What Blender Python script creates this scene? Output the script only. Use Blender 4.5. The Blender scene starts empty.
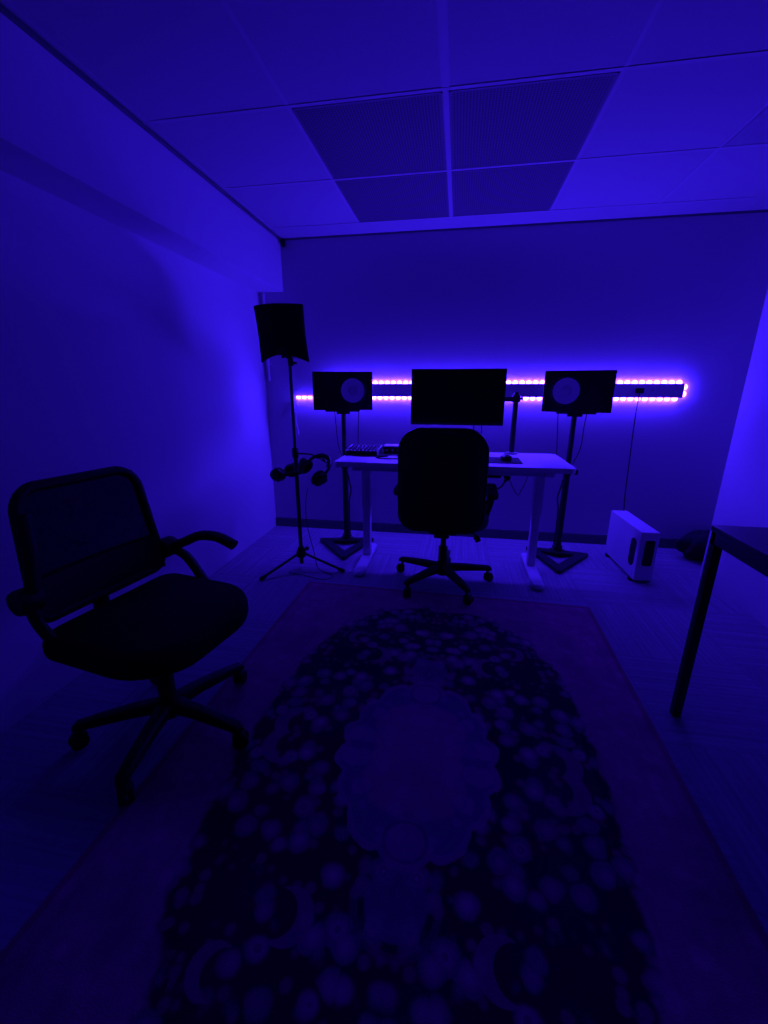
import bpy, bmesh, math, random
from mathutils import Vector, Matrix
random.seed(7)
SC = bpy.context.scene
COL = SC.collection
PI = math.pi

# ------------------------------------------------------------------ camera
cam_d = bpy.data.cameras.new('camera')
cam = bpy.data.objects.new('camera', cam_d)
COL.objects.link(cam)
pitch, yaw, roll = math.radians(16.607), math.radians(-9.700), math.radians(0.053)
fw = Vector((math.sin(yaw)*math.cos(pitch), math.cos(yaw)*math.cos(pitch), -math.sin(pitch)))
r0 = Vector((math.cos(yaw), -math.sin(yaw), 0.0))
u0 = r0.cross(fw)
r1 = r0*math.cos(roll) + u0*math.sin(roll)
u1 = -r0*math.sin(roll) + u0*math.cos(roll)
cam.matrix_world = Matrix((
    (r1.x, u1.x, -fw.x, 0.2271),
    (r1.y, u1.y, -fw.y, -3.2984),
    (r1.z, u1.z, -fw.z, 1.1706),
    (0, 0, 0, 1)))
cam_d.sensor_fit = 'HORIZONTAL'
cam_d.sensor_width = 36.0
cam_d.lens = 417.87/768*36.0
cam_d.clip_start = 0.02
SC.camera = cam

# ------------------------------------------------------------------ light, exposure
LED_RGB = (0.040, 0.0105, 1.0)
LED_STRENGTH = 195.0
world = bpy.data.worlds.new('world')
SC.world = world
world.use_nodes = True
world.node_tree.nodes['Background'].inputs[0].default_value = (0.02, 0.01, 0.5, 1)
world.node_tree.nodes['Background'].inputs[1].default_value = 0.0
SC.view_settings.view_transform = 'Standard'
SC.view_settings.look = 'None'
SC.view_settings.exposure = 0.0
SC.view_settings.gamma = 1.0
SC.view_settings.use_curve_mapping = False
try:
    SC.cycles.use_denoising = True
    SC.cycles.max_bounces = 8
    SC.cycles.diffuse_bounces = 5
    SC.cycles.use_light_tree = True
    SC.cycles.sample_clamp_indirect = 4.0
except Exception:
    pass


# ------------------------------------------------------------------ materials
class V:
    """a scalar socket with arithmetic that builds math nodes"""
    def __init__(self, nt, s): self.nt, self.s = nt, s
    def _m(self, op, *a):
        n = self.nt.nodes.new('ShaderNodeMath'); n.operation = op
        for i, x in enumerate((self,)+a):
            if isinstance(x, V): self.nt.links.new(x.s, n.inputs[i])
            else: n.inputs[i].default_value = x
        return V(self.nt, n.outputs[0])
    def __add__(s, o): return s._m('ADD', o)
    def __sub__(s, o): return s._m('SUBTRACT', o)
    def __mul__(s, o): return s._m('MULTIPLY', o)
    def __truediv__(s, o): return s._m('DIVIDE', o)
    def abs(s): return s._m('ABSOLUTE')
    def pow(s, e): return s._m('POWER', e)
    def lt(s, o): return s._m('LESS_THAN', o)
    def gt(s, o): return s._m('GREATER_THAN', o)
    def sin(s): return s._m('SINE')
    def floor(s): return s._m('FLOOR')
    def mod(s, o): return s._m('FLOORED_MODULO', o)
    def max(s, o): return s._m('MAXIMUM', o)
    def min(s, o): return s._m('MINIMUM', o)
    def sqrt(s): return s._m('SQRT')
    def atan2(s, o): return s._m('ARCTAN2', o)
    def smooth(s, a, b):
        n = s.nt.nodes.new('ShaderNodeMapRange'); n.interpolation_type = 'SMOOTHSTEP'
        s.nt.links.new(s.s, n.inputs[0])
        n.inputs[1].default_value = a; n.inputs[2].default_value = b
        return V(s.nt, n.outputs[0])


def base_mat(name, color, rough=0.6, spec=0.4, metal=0.0, noise=0.06, scale=40.0, bump=0.0):
    m = bpy.data.materials.new(name); m.use_nodes = True
    nt = m.node_tree; b = nt.nodes['Principled BSDF']
    b.inputs['Roughness'].default_value = rough
    b.inputs['Metallic'].default_value = metal
    b.inputs['Specular IOR Level'].default_value = spec
    tc = nt.nodes.new('ShaderNodeTexCoord')
    nz = nt.nodes.new('ShaderNodeTexNoise'); nz.inputs['Scale'].default_value = scale
    nz.inputs['Detail'].default_value = 3
    nt.links.new(tc.outputs['Object'], nz.inputs['Vector'])
    cr = nt.nodes.new('ShaderNodeValToRGB')
    c = Vector(color[:3])
    lo, hi = c*(1-noise), c*(1+noise)
    cr.color_ramp.elements[0].color = (*lo, 1); cr.color_ramp.elements[1].color = (*[min(1, x) for x in hi], 1)
    cr.color_ramp.elements[0].position = 0.3; cr.color_ramp.elements[1].position = 0.7
    nt.links.new(nz.outputs['Fac'], cr.inputs[0])
    nt.links.new(cr.outputs[0], b.inputs['Base Color'])
    if bump:
        bp = nt.nodes.new('ShaderNodeBump'); bp.inputs['Strength'].default_value = bump
        bp.inputs['Distance'].default_value = 0.002
        nt.links.new(nz.outputs['Fac'], bp.inputs['Height'])
        nt.links.new(bp.outputs[0], b.inputs['Normal'])
    return m


def xyz(nt, kind='Object'):
    tc = nt.nodes.new('ShaderNodeTexCoord')
    sp = nt.nodes.new('ShaderNodeSeparateXYZ')
    nt.links.new(tc.outputs[kind], sp.inputs[0])
    return [V(nt, sp.outputs[i]) for i in range(3)], tc


def mixc(nt, fac, a, b):
    n = nt.nodes.new('ShaderNodeMix'); n.data_type = 'RGBA'
    nt.links.new(fac.s, n.inputs[0])
    for x, i in ((a, 6), (b, 7)):
        if isinstance(x, tuple): n.inputs[i].default_value = (*x, 1)
        else: nt.links.new(x, n.inputs[i])
    return n.outputs[2]


M = {}
M['wall'] = base_mat('white_wall_paint', (0.66, 0.66, 0.66), 0.75, 0.2, 0, 0.02, 60, 0.05)
M['backwall'] = base_mat('grey_wall_paint', (0.58, 0.58, 0.6), 0.7, 0.25, 0, 0.02, 60, 0.05)
M['ceiling'] = base_mat('ceiling_tile_white', (0.42, 0.42, 0.42), 0.9, 0.1, 0, 0.04, 220, 0.1)
M['tbar'] = base_mat('white_grid_bar', (0.46, 0.46, 0.46), 0.6, 0.2, 0, 0.01)
M['frontwall'] = base_mat('dark_grey_unseen_wall', (0.06, 0.06, 0.065), 0.9, 0.1)  # unseen wall behind the camera, darkened to cut bounced light
M['base'] = base_mat('grey_skirting', (0.13, 0.13, 0.14), 0.5, 0.3)
M['black'] = base_mat('black_plastic', (0.012, 0.012, 0.013), 0.55, 0.3)
M['blackmetal'] = base_mat('black_powder_coat', (0.018, 0.018, 0.02), 0.45, 0.35)
M['leather'] = base_mat('black_leather', (0.012, 0.012, 0.013), 0.5, 0.3, 0, 0.2, 180, 0.3)
M['fabric'] = base_mat('black_seat_fabric', (0.012, 0.012, 0.014), 0.95, 0.1, 0, 0.3, 400, 0.4)
M['foam'] = base_mat('black_acoustic_foam', (0.014, 0.014, 0.016), 0.95, 0.05, 0, 0.4, 300, 0.6)
M['white'] = base_mat('white_laminate', (0.8, 0.8, 0.82), 0.45, 0.4, 0, 0.01)
M['whitemetal'] = base_mat('white_powder_coat', (0.72, 0.72, 0.74), 0.45, 0.4, 0, 0.02)
M['cone'] = base_mat('white_speaker_cone', (0.85, 0.85, 0.86), 0.6, 0.3, 0, 0.03)
M['cap'] = base_mat('grey_dust_cap', (0.68, 0.68, 0.7), 0.6, 0.3, 0, 0.03)
M['screen'] = base_mat('dark_screen_glass', (0.006, 0.006, 0.007), 0.25, 0.5, 0, 0.02)
M['plank'] = base_mat('grey_plank_paint', (0.5, 0.5, 0.52), 0.6, 0.3, 0, 0.05)
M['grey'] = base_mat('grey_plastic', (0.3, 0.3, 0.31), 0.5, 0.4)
M['pad'] = base_mat('dark_desk_mat', (0.08, 0.08, 0.09), 0.9, 0.1, 0, 0.2, 300, 0.3)
M['darktop'] = base_mat('black_table_top', (0.03, 0.03, 0.033), 0.5, 0.4, 0, 0.05)
M['bag'] = base_mat('black_nylon', (0.02, 0.02, 0.022), 0.8, 0.2, 0, 0.3, 120, 0.4)
M['whitecable'] = base_mat('white_cable', (0.7, 0.7, 0.72), 0.5, 0.3)


def carpet_material():
    m = base_mat('carpet_tile', (0.25, 0.25, 0.27), 0.95, 0.05)
    nt = m.node_tree; b = nt.nodes['Principled BSDF']
    (x, y, z), tc = xyz(nt)
    T = 0.5
    par = ((x/T).floor() + (y/T).floor()).mod(2.0)           # quarter-turned tiles
    sx = (x*260.0).sin(); sy = (y*260.0).sin()
    ln = sx*par + sy*(par*-1.0 + 1.0)
    nz = nt.nodes.new('ShaderNodeTexNoise'); nz.inputs['Scale'].default_value = 35
    nz.inputs['Detail'].default_value = 5
    nt.links.new(tc.outputs['Object'], nz.inputs['Vector'])
    # long streaks along each tile's pile
    mpx = nt.nodes.new('ShaderNodeCombineXYZ')
    ax = x*(par*38.0 + 1.5); ay = y*(par*-38.0 + 39.5)
    nt.links.new(ax.s, mpx.inputs[0]); nt.links.new(ay.s, mpx.inputs[1])
    st = nt.nodes.new('ShaderNodeTexNoise'); st.inputs['Scale'].default_value = 1.0; st.inputs['Detail'].default_value = 2
    nt.links.new(mpx.outputs[0], st.inputs['Vector'])
    f = V(nt, nz.outputs['Fac'])*0.3 + V(nt, st.outputs['Fac'])*0.75 + ln*0.05
    c = mixc(nt, f.smooth(0.25, 0.85), (0.26, 0.26, 0.28), (0.40, 0.40, 0.43))
    ex = ((x/T).mod(1.0)-0.5).abs().gt(0.493); ey = ((y/T).mod(1.0)-0.5).abs().gt(0.493)
    c = mixc(nt, ex.max(ey)*0.2, c, (0.1, 0.1, 0.11))
    nt.links.new(c, b.inputs['Base Color'])
    bp = nt.nodes.new('ShaderNodeBump'); bp.inputs['Strength'].default_value = 0.4; bp.inputs['Distance'].default_value = 0.003
    nt.links.new(f.s, bp.inputs['Height']); nt.links.new(bp.outputs[0], b.inputs['Normal'])
    return m


RHW, RHL = 0.82, 1.15          # rug half sizes


def rug_material():
    m = base_mat('persian_rug_pile', (0.3, 0.1, 0.1), 1.0, 0.02)
    nt = m.node_tree; b = nt.nodes['Principled BSDF']
    (x, y, z), tc = xyz(nt)
    ax, ay = x.abs(), y.abs()
    r = (x*x + y*y).sqrt()
    # warp
    nz = nt.nodes.new('ShaderNodeTexNoise'); nz.inputs['Scale'].default_value = 9; nz.inputs['Detail'].default_value = 3
    cm = nt.nodes.new('ShaderNodeCombineXYZ')
    nt.links.new(ax.s, cm.inputs[0]); nt.links.new(ay.s, cm.inputs[1])
    nt.links.new(cm.outputs[0], nz.inputs['Vector'])
    wob = V(nt, nz.outputs['Fac']) - 0.5

    def blobs(scale, seed):
        cb = nt.nodes.new('ShaderNodeCombineXYZ')
        nt.links.new((ax + wob*0.02).s, cb.inputs[0]); nt.links.new(ay.s, cb.inputs[1]); cb.inputs[2].default_value = seed
        v = nt.nodes.new('ShaderNodeTexVoronoi'); v.voronoi_dimensions = '3D'
        v.inputs['Scale'].default_value = scale; v.inputs['Randomness'].default_value = 0.85
        nt.links.new(cb.outputs[0], v.inputs['Vector'])
        s = nt.nodes.new('ShaderNodeSeparateColor'); nt.links.new(v.outputs['Color'], s.inputs[0])
        return V(nt, v.outputs['Distance']), V(nt, s.outputs[0]), V(nt, s.outputs[1])
    d1, c1, k1 = blobs(15.5, 0.0)
    d2, c2, k2 = blobs(27.0, 0.37)
    # flowers: a round bloom with a darker heart, sizes differ cell to cell
    size = c1*0.2 + 0.36
    fl = (d1 - size + wob*0.6).smooth(0.10, -0.08)
    heart = (d1 - 0.14).abs().smooth(0.06, 0.03)*k1.gt(0.5)
    small = (d2 - 0.33 + wob*0.3).smooth(0.16, -0.08)*c2.gt(0.35)
    # field outline with scalloped edge
    ang = y.atan2(x)
    fr = ((ax/0.585).pow(2.6) + (ay/0.955).pow(2.3)) + (ang*22.0).sin()*0.02 + wob*0.3 - fl*0.05
    field = fr.smooth(1.04, 0.96)
    # medallion: lobed oval
    mr = ((ax/0.245).pow(2.0) + (ay/0.335).pow(2.0)).sqrt()
    lob = mr - (ang*7.0).sin().abs()*0.1 + wob*0.25 + 0.05
    med = lob.smooth(1.05, 0.95)
    medline = (lob - 1.0).abs().lt(0.035)
    med2 = (lob - 0.62 + wob*0.5).smooth(0.06, -0.06)
    # pendants above and below the medallion
    pend = ((ax/0.075).pow(2.0) + ((ay - 0.43)/0.075).abs().pow(2.0)).sqrt().smooth(1.05, 0.95)
    pline = ((ax/0.1).pow(2.0) + ((ay - 0.43)/0.1).abs().pow(2.0)).sqrt()
    pline = (pline - 1.0).abs().lt(0.09)
    # big curling leaves in the field
    def crescent(px, py, rad, w, sx):
        dx, dy = ax - px, ay - py
        d = (dx*dx + dy*dy).sqrt()
        d2_ = ((dx - sx)*(dx - sx) + dy*dy).sqrt()
        return d.lt(rad)*d2_.gt(w)
    cres = crescent(0.45, 0.05, 0.075, 0.06, -0.035).max(crescent(0.24, 0.50, 0.06, 0.05, 0.03)).max(crescent(0.36, 0.62, 0.05, 0.042, -0.025))
    # borders
    bx, by = ax*-1.0 + RHW, ay*-1.0 + RHL
    edge = bx.min(by)
    line1 = (edge - 0.235).abs().lt(0.006)
    line2 = (edge - 0.06).abs().lt(0.006)
    outer = edge.lt(0.022)
    mot = (d1 - 0.33 + wob*0.3).smooth(0.07, -0.07)*0.5 + small*0.35
    BOR = (0.40, 0.11, 0.24); BORL = (0.52, 0.15, 0.31); FLD = (0.03, 0.014, 0.04)
    c = mixc(nt, mot, BOR, BORL)
    c = mixc(nt, (wob*3.0).smooth(-0.2, 0.9)*0.5, c, (0.15, 0.05, 0.11))
    c = mixc(nt, line1.max(line2)*0.15, c, (0.18, 0.05, 0.09))
    c = mixc(nt, outer*0.4, c, (0.22, 0.03, 0.03))
    fcol = mixc(nt, small*0.9, FLD, (0.22, 0.07, 0.14))
    bloom = mixc(nt, (d1*-2.4 + 1.0).max(0.0), (0.20, 0.068, 0.16), (0.54, 0.16, 0.36))
    fcol = mixc(nt, fl, fcol, bloom)
    fcol = mixc(nt, heart*0.6, fcol, (0.09, 0.03, 0.07))
    fcol = mixc(nt, cres*0.8, fcol, (0.28, 0.09, 0.2))
    c = mixc(nt, field, c, fcol)
    mcol = mixc(nt, med2, (0.19, 0.075, 0.21), (0.42, 0.1, 0.25))
    mcol = mixc(nt, (small*0.5).max(fl*0.45), mcol, (0.42, 0.13, 0.32))
    c = mixc(nt, med, c, mcol)
    c = mixc(nt, medline*0.75, c, (0.36, 0.13, 0.28))
    rim = (lob - 0.86).abs().smooth(0.13, 0.05)*fl
    c = mixc(nt, rim*0.6, c, (0.40, 0.13, 0.30))
    ros = ((ax/0.055).pow(2.0) + ((ay - 0.285)/0.05).abs().pow(2.0)).sqrt()
    c = mixc(nt, ros.smooth(1.05, 0.9)*0.7, c, (0.36, 0.11, 0.27))
    c = mixc(nt, (ros - 1.05).abs().smooth(0.14, 0.04)*0.6, c, (0.10, 0.045, 0.12))
    c = mixc(nt, pend*0.7, c, (0.24, 0.08, 0.22))
    c = mixc(nt, pline*field*0.3, c, (0.3, 0.11, 0.22))
    # wear
    nw = nt.nodes.new('ShaderNodeTexNoise'); nw.inputs['Scale'].default_value = 3.5; nw.inputs['Detail'].default_value = 6
    nt.links.new(tc.outputs['Object'], nw.inputs['Vector'])
    c = mixc(nt, V(nt, nw.outputs['Fac']).smooth(0.45, 0.75)*0.3, c, (0.15, 0.06, 0.11))
    nt.links.new(c, b.inputs['Base Color'])
    np_ = nt.nodes.new('ShaderNodeTexNoise'); np_.inputs['Scale'].default_value = 250
    nt.links.new(tc.outputs['Object'], np_.inputs['Vector'])
    bp = nt.nodes.new('ShaderNodeBump'); bp.inputs['Strength'].default_value = 0.5; bp.inputs['Distance'].default_value = 0.003
    nt.links.new(np_.outputs['Fac'], bp.inputs['Height']); nt.links.new(bp.outputs[0], b.inputs['Normal'])
    return m


def perforated_material():
    m = base_mat('perforated_grey_metal', (0.15, 0.15, 0.16), 0.7, 0.2)
    nt = m.node_tree; b = nt.nodes['Principled BSDF']
    (x, y, z), tc = xyz(nt)
    p = 0.012
    dx, dy = (x/p).mod(1.0) - 0.5, (y/p).mod(1.0) - 0.5
    hole = (dx*dx + dy*dy).sqrt().smooth(0.36, 0.28)
    c = mixc(nt, hole, (0.14, 0.14, 0.15), (0.05, 0.05, 0.052))
    nt.links.new(c, b.inputs['Base Color'])
    return m


def mesh_fabric_material():
    m = base_mat('black_mesh_weave', (0.02, 0.02, 0.022), 0.9, 0.1)
    nt = m.node_tree; b = nt.nodes['Principled BSDF']
    tc = nt.nodes.new('ShaderNodeTexCoord')
    wn = nt.nodes.new('ShaderNodeTexNoise'); wn.inputs['Scale'].default_value = 60
    nt.links.new(tc.outputs['Object'], wn.inputs['Vector'])
    hole = V(nt, wn.outputs['Fac'])*0.05 + 0.035
    tr = nt.nodes.new('ShaderNodeBsdfTransparent')
    mx = nt.nodes.new('ShaderNodeMixShader')
    nt.links.new(hole.s, mx.inputs[0]); nt.links.new(b.outputs[0], mx.inputs[1]); nt.links.new(tr.outputs[0], mx.inputs[2])
    nt.links.new(mx.outputs[0], nt.nodes['Material Output'].inputs['Surface'])
    return m


def led_material():
    m = bpy.data.materials.new('violet_blue_led'); m.use_nodes = True
    nt = m.node_tree; nt.nodes.clear()
    e = nt.nodes.new('ShaderNodeEmission'); o = nt.nodes.new('ShaderNodeOutputMaterial')
    e.inputs[0].default_value = (*LED_RGB, 1); e.inputs[1].default_value = LED_STRENGTH
    nt.links.new(e.outputs[0], o.inputs[0])
    return m


M['carpet'] = carpet_material(); M['rug'] = rug_material(); M['perf'] = perforated_material()
M['mesh'] = mesh_fabric_material(); M['led'] = led_material()


# ------------------------------------------------------------------ mesh helpers
def add_box(bm, c, s, rot=None, bevel=0.0, seg=2):
    b2 = bmesh.new()
    bmesh.ops.create_cube(b2, size=1.0, matrix=Matrix.Diagonal((*s, 1)))
    if bevel > 0:
        bmesh.ops.bevel(b2, geom=b2.edges[:], offset=bevel, segments=seg, affect='EDGES', profile=0.5)
    mt = Matrix.Translation(Vector(c))
    if rot is not None: mt = mt @ rot
    bmesh.ops.transform(b2, matrix=mt, verts=b2.verts)
    merge(bm, b2)


def merge(bm, b2):
    me = bpy.data.meshes.new('tmp'); b2.to_mesh(me); b2.free()
    bm.from_mesh(me); bpy.data.meshes.remove(me)


def smooth_path(pts, n=6):
    pts = [Vector(p) for p in pts]
    if len(pts) < 3: return pts
    out = []
    P = [pts[0]*2 - pts[1]] + pts + [pts[-1]*2 - pts[-2]]
    for i in range(1, len(P)-2):
        a, b, c, d = P[i-1], P[i], P[i+1], P[i+2]
        for k in range(n):
            t = k/n
            out.append(0.5*((2*b) + (c-a)*t + (2*a-5*b+4*c-d)*t*t + (3*b-a-3*c+d)*t**3))
    out.append(pts[-1])
    return out


def add_tube(bm, pts, r, seg=10, closed=False, flat=1.0, up=None):
    """sweep a round (or flattened) section along pts; r may be a list"""
    pts = [Vector(p) for p in pts]
    n = len(pts)
    rad = r if isinstance(r, (list, tuple)) else [r]*n
    rings = []
    nrm = None
    for i, p in enumerate(pts):
        if closed: t = pts[(i+1) % n] - pts[i-1]
        elif i == 0: t = pts[1]-pts[0]
        elif i == n-1: t = pts[-1]-pts[-2]
        else: t = pts[i+1]-pts[i-1]
        t.normalize()
        if up is not None: nrm = Vector(up)
        elif nrm is None:
            nrm = Vector((0, 0, 1)) if abs(t.z) < 0.9 else Vector((1, 0, 0))
        nrm = (nrm - t*nrm.dot(t)).normalized()
        bn = t.cross(nrm)
        rings.append([bm.verts.new(p + (nrm*math.cos(2*PI*k/seg)*flat + bn*math.sin(2*PI*k/seg))*rad[i]) for k in range(seg)])
    m = n if closed else n-1
    for i in range(m):
        A, B = rings[i], rings[(i+1) % n]
        for k in range(seg):
            bm.faces.new((A[k], A[(k+1) % seg], B[(k+1) % seg], B[k]))
    if not closed:
        bm.faces.new(rings[0][::-1]); bm.faces.new(rings[-1])


def add_lathe(bm, prof, seg=28, mat=None):
    """prof: (radius, z) pairs around z"""
    b2 = bmesh.new(); rings = []
    for (r, z) in prof:
        if r < 1e-6: rings.append([b2.verts.new((0, 0, z))])
        else: rings.append([b2.verts.new((r*math.cos(2*PI*k/seg), r*math.sin(2*PI*k/seg), z)) for k in range(seg)])
    for A, B in zip(rings, rings[1:]):
        for k in range(seg):
            k2 = (k+1) % seg
            if len(A) == 1 and len(B) == 1: continue
            if len(A) == 1: b2.faces.new((A[0], B[k2], B[k]))
            elif len(B) == 1: b2.faces.new((A[k], A[k2], B[0]))
            else: b2.faces.new((A[k], A[k2], B[k2], B[k]))
    bmesh.ops.recalc_face_normals(b2, faces=b2.faces[:])
    if mat is not None: bmesh.ops.transform(b2, matrix=mat, verts=b2.verts)
    merge(bm, b2)


def add_prism(bm, poly, t, mat=None, bevel=0.0):
    """poly in xy, extruded z 0..t"""
    b2 = bmesh.new()
    lo = [b2.verts.new((x, y, 0)) for x, y in poly]; hi = [b2.verts.new((x, y, t)) for x, y in poly]
    n = len(poly)
    b2.faces.new(lo[::-1]); b2.faces.new(hi)
    for i in range(n): b2.faces.new((lo[i], lo[(i+1) % n], hi[(i+1) % n], hi[i]))
    bmesh.ops.recalc_face_normals(b2, faces=b2.faces[:])
    if bevel:
        es = [e for e in b2.edges if len(e.link_faces) == 2 and abs(e.link_faces[0].normal.angle(e.link_faces[1].normal)) > 0.9]
        bmesh.ops.bevel(b2, geom=es, offset=bevel, segments=2, affect='EDGES')
    if mat is not None: bmesh.ops.transform(b2, matrix=mat, verts=b2.verts)
    merge(bm, b2)


def rrect(w, h, r, n=6):
    """rounded rectangle outline centred on 0; r may be 4 radii from top right, counter clockwise"""
    rr = r if isinstance(r, (list, tuple)) else [r]*4
    out = []
    for q, (sx, sy) in enumerate(((1, 1), (-1, 1), (-1, -1), (1, -1))):
        cx, cy = sx*(w/2-rr[q]), sy*(h/2-rr[q])
        for k in range(n+1):
            a = q*PI/2 + k*PI/2/n
            out.append((cx+rr[q]*math.cos(a), cy+rr[q]*math.sin(a)))
    return out


def add_pillow(bm, outline, t, edge, puff, fn):
    """upholstered slab: outline in (u,v), thickness t, rounded edge, puffed faces; fn maps (u,v,w) to space"""
    n = len(outline)
    cu = sum(p[0] for p in outline)/n; cv = sum(p[1] for p in outline)/n
    rings = []
    def ring(ins, w):
        out = []
        for (u, v) in outline:
            d = math.hypot(u-cu, v-cv); k = max(0.0, (d-ins)/d)
            out.append(bm.verts.new(fn(cu+(u-cu)*k, cv+(v-cv)*k, w)))
        return out
    E = 5
    size = min(max(abs(p[0]-cu) for p in outline), max(abs(p[1]-cv) for p in outline))
    for s in (-1, 1):
        seq = []
        for k in range(E+1):
            a = PI/2*k/E
            seq.append((edge*(1-math.cos(a)), s*(t/2-edge + edge*math.sin(a))))
        for k in range(1, 6):
            q = k/6.0
            seq.append((edge + (size-edge)*q, s*(t/2 + puff*math.sin(q*PI/2))))
        rr = [ring(*x) for x in seq]
        c = bm.verts.new(fn(cu, cv, s*(t/2+puff)))
        for A, B in zip(rr, rr[1:]):
            for i in range(n): bm.faces.new((A[i], A[(i+1) % n], B[(i+1) % n], B[i]))
        for i in range(n): bm.faces.new((rr[-1][i], rr[-1][(i+1) % n], c))
        rings.append(rr[0])
    A, B = rings
    for i in range(n): bm.faces.new((A[i], A[(i+1) % n], B[(i+1) % n], B[i]))
    bmesh.ops.recalc_face_normals(bm, faces=bm.faces[:])


def obj(name, bm, m, parent=None, smooth=True, **props):
    bmesh.ops.recalc_face_normals(bm, faces=bm.faces[:])
    me = bpy.data.meshes.new(name); bm.to_mesh(me); bm.free()
    me.materials.append(M[m])
    if smooth:
        me.polygons.foreach_set('use_smooth', [True]*len(me.polygons))
        try: me.set_sharp_from_angle(angle=math.radians(38))
        except Exception: pass
    o = bpy.data.objects.new(name, me); COL.objects.link(o)
    if parent is not None: o.parent = parent
    for k, v in props.items(): o[k] = v
    return o


def thing(name, label, cat, loc=(0, 0, 0), rz=0.0, group=None):
    o = bpy.data.objects.new(name, None); COL.objects.link(o)
    o.empty_display_size = 0.05
    o.location = loc; o.rotation_euler = (0, 0, rz)
    o['label'] = label; o['category'] = cat
    if group: o['group'] = group
    return o


def tag(o, label, cat, group=None):
    o['label'] = label; o['category'] = cat
    if group: o['group'] = group
    return o


def dup(root, loc, rz=None, label=None):
    r = root.copy(); COL.objects.link(r); r.location = loc
    if rz is not None: r.rotation_euler = (0, 0, rz)
    if label: r['label'] = label
    for ch in list(root.children):
        c = ch.copy(); COL.objects.link(c); c.parent = r
        for g in list(ch.children):
            d = g.copy(); COL.objects.link(d); d.parent = c
    return r


def box_obj(name, c, s, m, parent=None, bevel=0.0, **props):
    bm = bmesh.new(); add_box(bm, c, s, None, bevel)
    return obj(name, bm, m, parent, smooth=bevel > 0, **props)


def tube_obj(name, pts, r, m, parent=None, seg=10, smoothn=0, **kw):
    bm = bmesh.new(); add_tube(bm, smooth_path(pts, smoothn) if smoothn else pts, r, seg, **kw)
    return obj(name, bm, m, parent)


RX = lambda a: Matrix.Rotation(a, 4, 'X')
RY = lambda a: Matrix.Rotation(a, 4, 'Y')
RZ = lambda a: Matrix.Rotation(a, 4, 'Z')
TR = lambda *a: Matrix.Translation(Vector(a))

# ------------------------------------------------------------------ room
XL, XR, XN, YF, H = -1.300, 1.831, 2.55, -6.4, 2.203
YE = -0.502          # end of the right wall, a niche lies behind it
BX, BZ = -1.106, 1.858
S = dict(kind='structure')
box_obj('floor', ((XL+XN)/2, YF/2, -0.05), (XN-XL+0.2, -YF+0.2, 0.1), 'carpet', **S)
box_obj('ceiling', ((XL+XN)/2, YF/2, H+0.05), (XN-XL+0.2, -YF+0.2, 0.1), 'ceiling', **S)
box_obj('wall_back', ((XL+XN)/2, 0.05, H/2), (XN-XL+0.2, 0.1, H), 'backwall', **S)
box_obj('wall_left', (XL-0.05, YF/2, H/2), (0.1, -YF, H), 'wall', **S)
box_obj('wall_right', ((XR+XN)/2, (YE+YF)/2, H/2), (XN-XR, YE-YF, H), 'wall', **S)
box_obj('wall_niche', (XN+0.05, YE/2, H/2), (0.1, -YE, H), 'backwall', **S)
box_obj('wall_front', ((XL+XN)/2, YF-0.05, H/2), (XN-XL+0.2, 0.1, H), 'frontwall', **S)
box_obj('ceiling_beam', ((XL+BX)/2, YF/2, (BZ+H)/2), (BX-XL, -YF, H-BZ), 'wall', **S)
bm = bmesh.new()
add_box(bm, ((XL+XN)/2, -0.006, 0.035), (XN-XL, 0.012, 0.07)); add_box(bm, ((XL+XN)/2, -0.004, 0.073), (XN-XL, 0.008, 0.006))
obj('baseboard_back', bm, 'base', smooth=False, **S)

# ceiling grid
GX = [-1.072+0.6*k for k in range(6)]
GY = [-0.209-0.6*k for k in range(10)]
ti = 1
for gx in GX[:5]:
    w = 0.03 if abs(gx-0.128) < 0.01 else 0.015
    box_obj('trim_%d' % ti, (gx, (GY[0]+YF)/2, H-0.0008), (w, GY[0]-YF, 0.0016), 'tbar', **S); ti += 1
for gy in GY:
    box_obj('trim_%d' % ti, ((BX+XR)/2, gy, H-0.0012), (XR-BX, 0.018, 0.0024), 'tbar', **S); ti += 1
# dark strip painted in for the shadow gap where the ceiling meets the beam
box_obj('trim_%d' % ti, (BX+0.008, YF/2, H-0.008), (0.016, -YF, 0.012), 'base', **S); ti += 1
box_obj('trim_%d' % ti, ((BX+XN)/2, -0.004, H-0.006), (XN-BX, 0.008, 0.012), 'base', **S); ti += 1


def ceiling_panel(cx, cy, label, mat='perf', name='ceiling_panel', cat='ceiling panel', group='dark perforated ceiling panels'):
    t = thing(name, label, cat, (cx, cy, H), 0, group)
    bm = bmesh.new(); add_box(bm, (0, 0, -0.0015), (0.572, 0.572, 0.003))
    obj('perforated_sheet' if mat == 'perf' else 'grey_sheet', bm, mat, t, smooth=False)
    bm = bmesh.new()
    for sx, sy, wx, wy in ((0, .285, .578, .008), (0, -.285, .578, .008), (.285, 0, .008, .578), (-.285, 0, .008, .578)):
        add_box(bm, (sx, sy, -0.002), (wx, wy, 0.004))
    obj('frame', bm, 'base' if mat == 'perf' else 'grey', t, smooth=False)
    return t


px = [(-0.172, 'left'), (0.428, 'right')]
ceiling_panel(-0.172, -1.109, 'dark perforated ceiling panel, front left of the square of four')
ceiling_panel(0.428, -1.109, 'dark perforated ceiling panel, front right of the square of four')
ceiling_panel(-0.172, -0.509, 'dark perforated ceiling panel by the back wall, left of the two')
ceiling_panel(0.428, -0.509, 'dark perforated ceiling panel by the back wall, right of the two')
ceiling_panel(1.628, -1.109, 'dull grey panel in the ceiling near the right wall', 'grey', 'grey_ceiling_panel', 'ceiling light', None)  # ceiling tile built as a flat panel of darker grey

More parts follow.
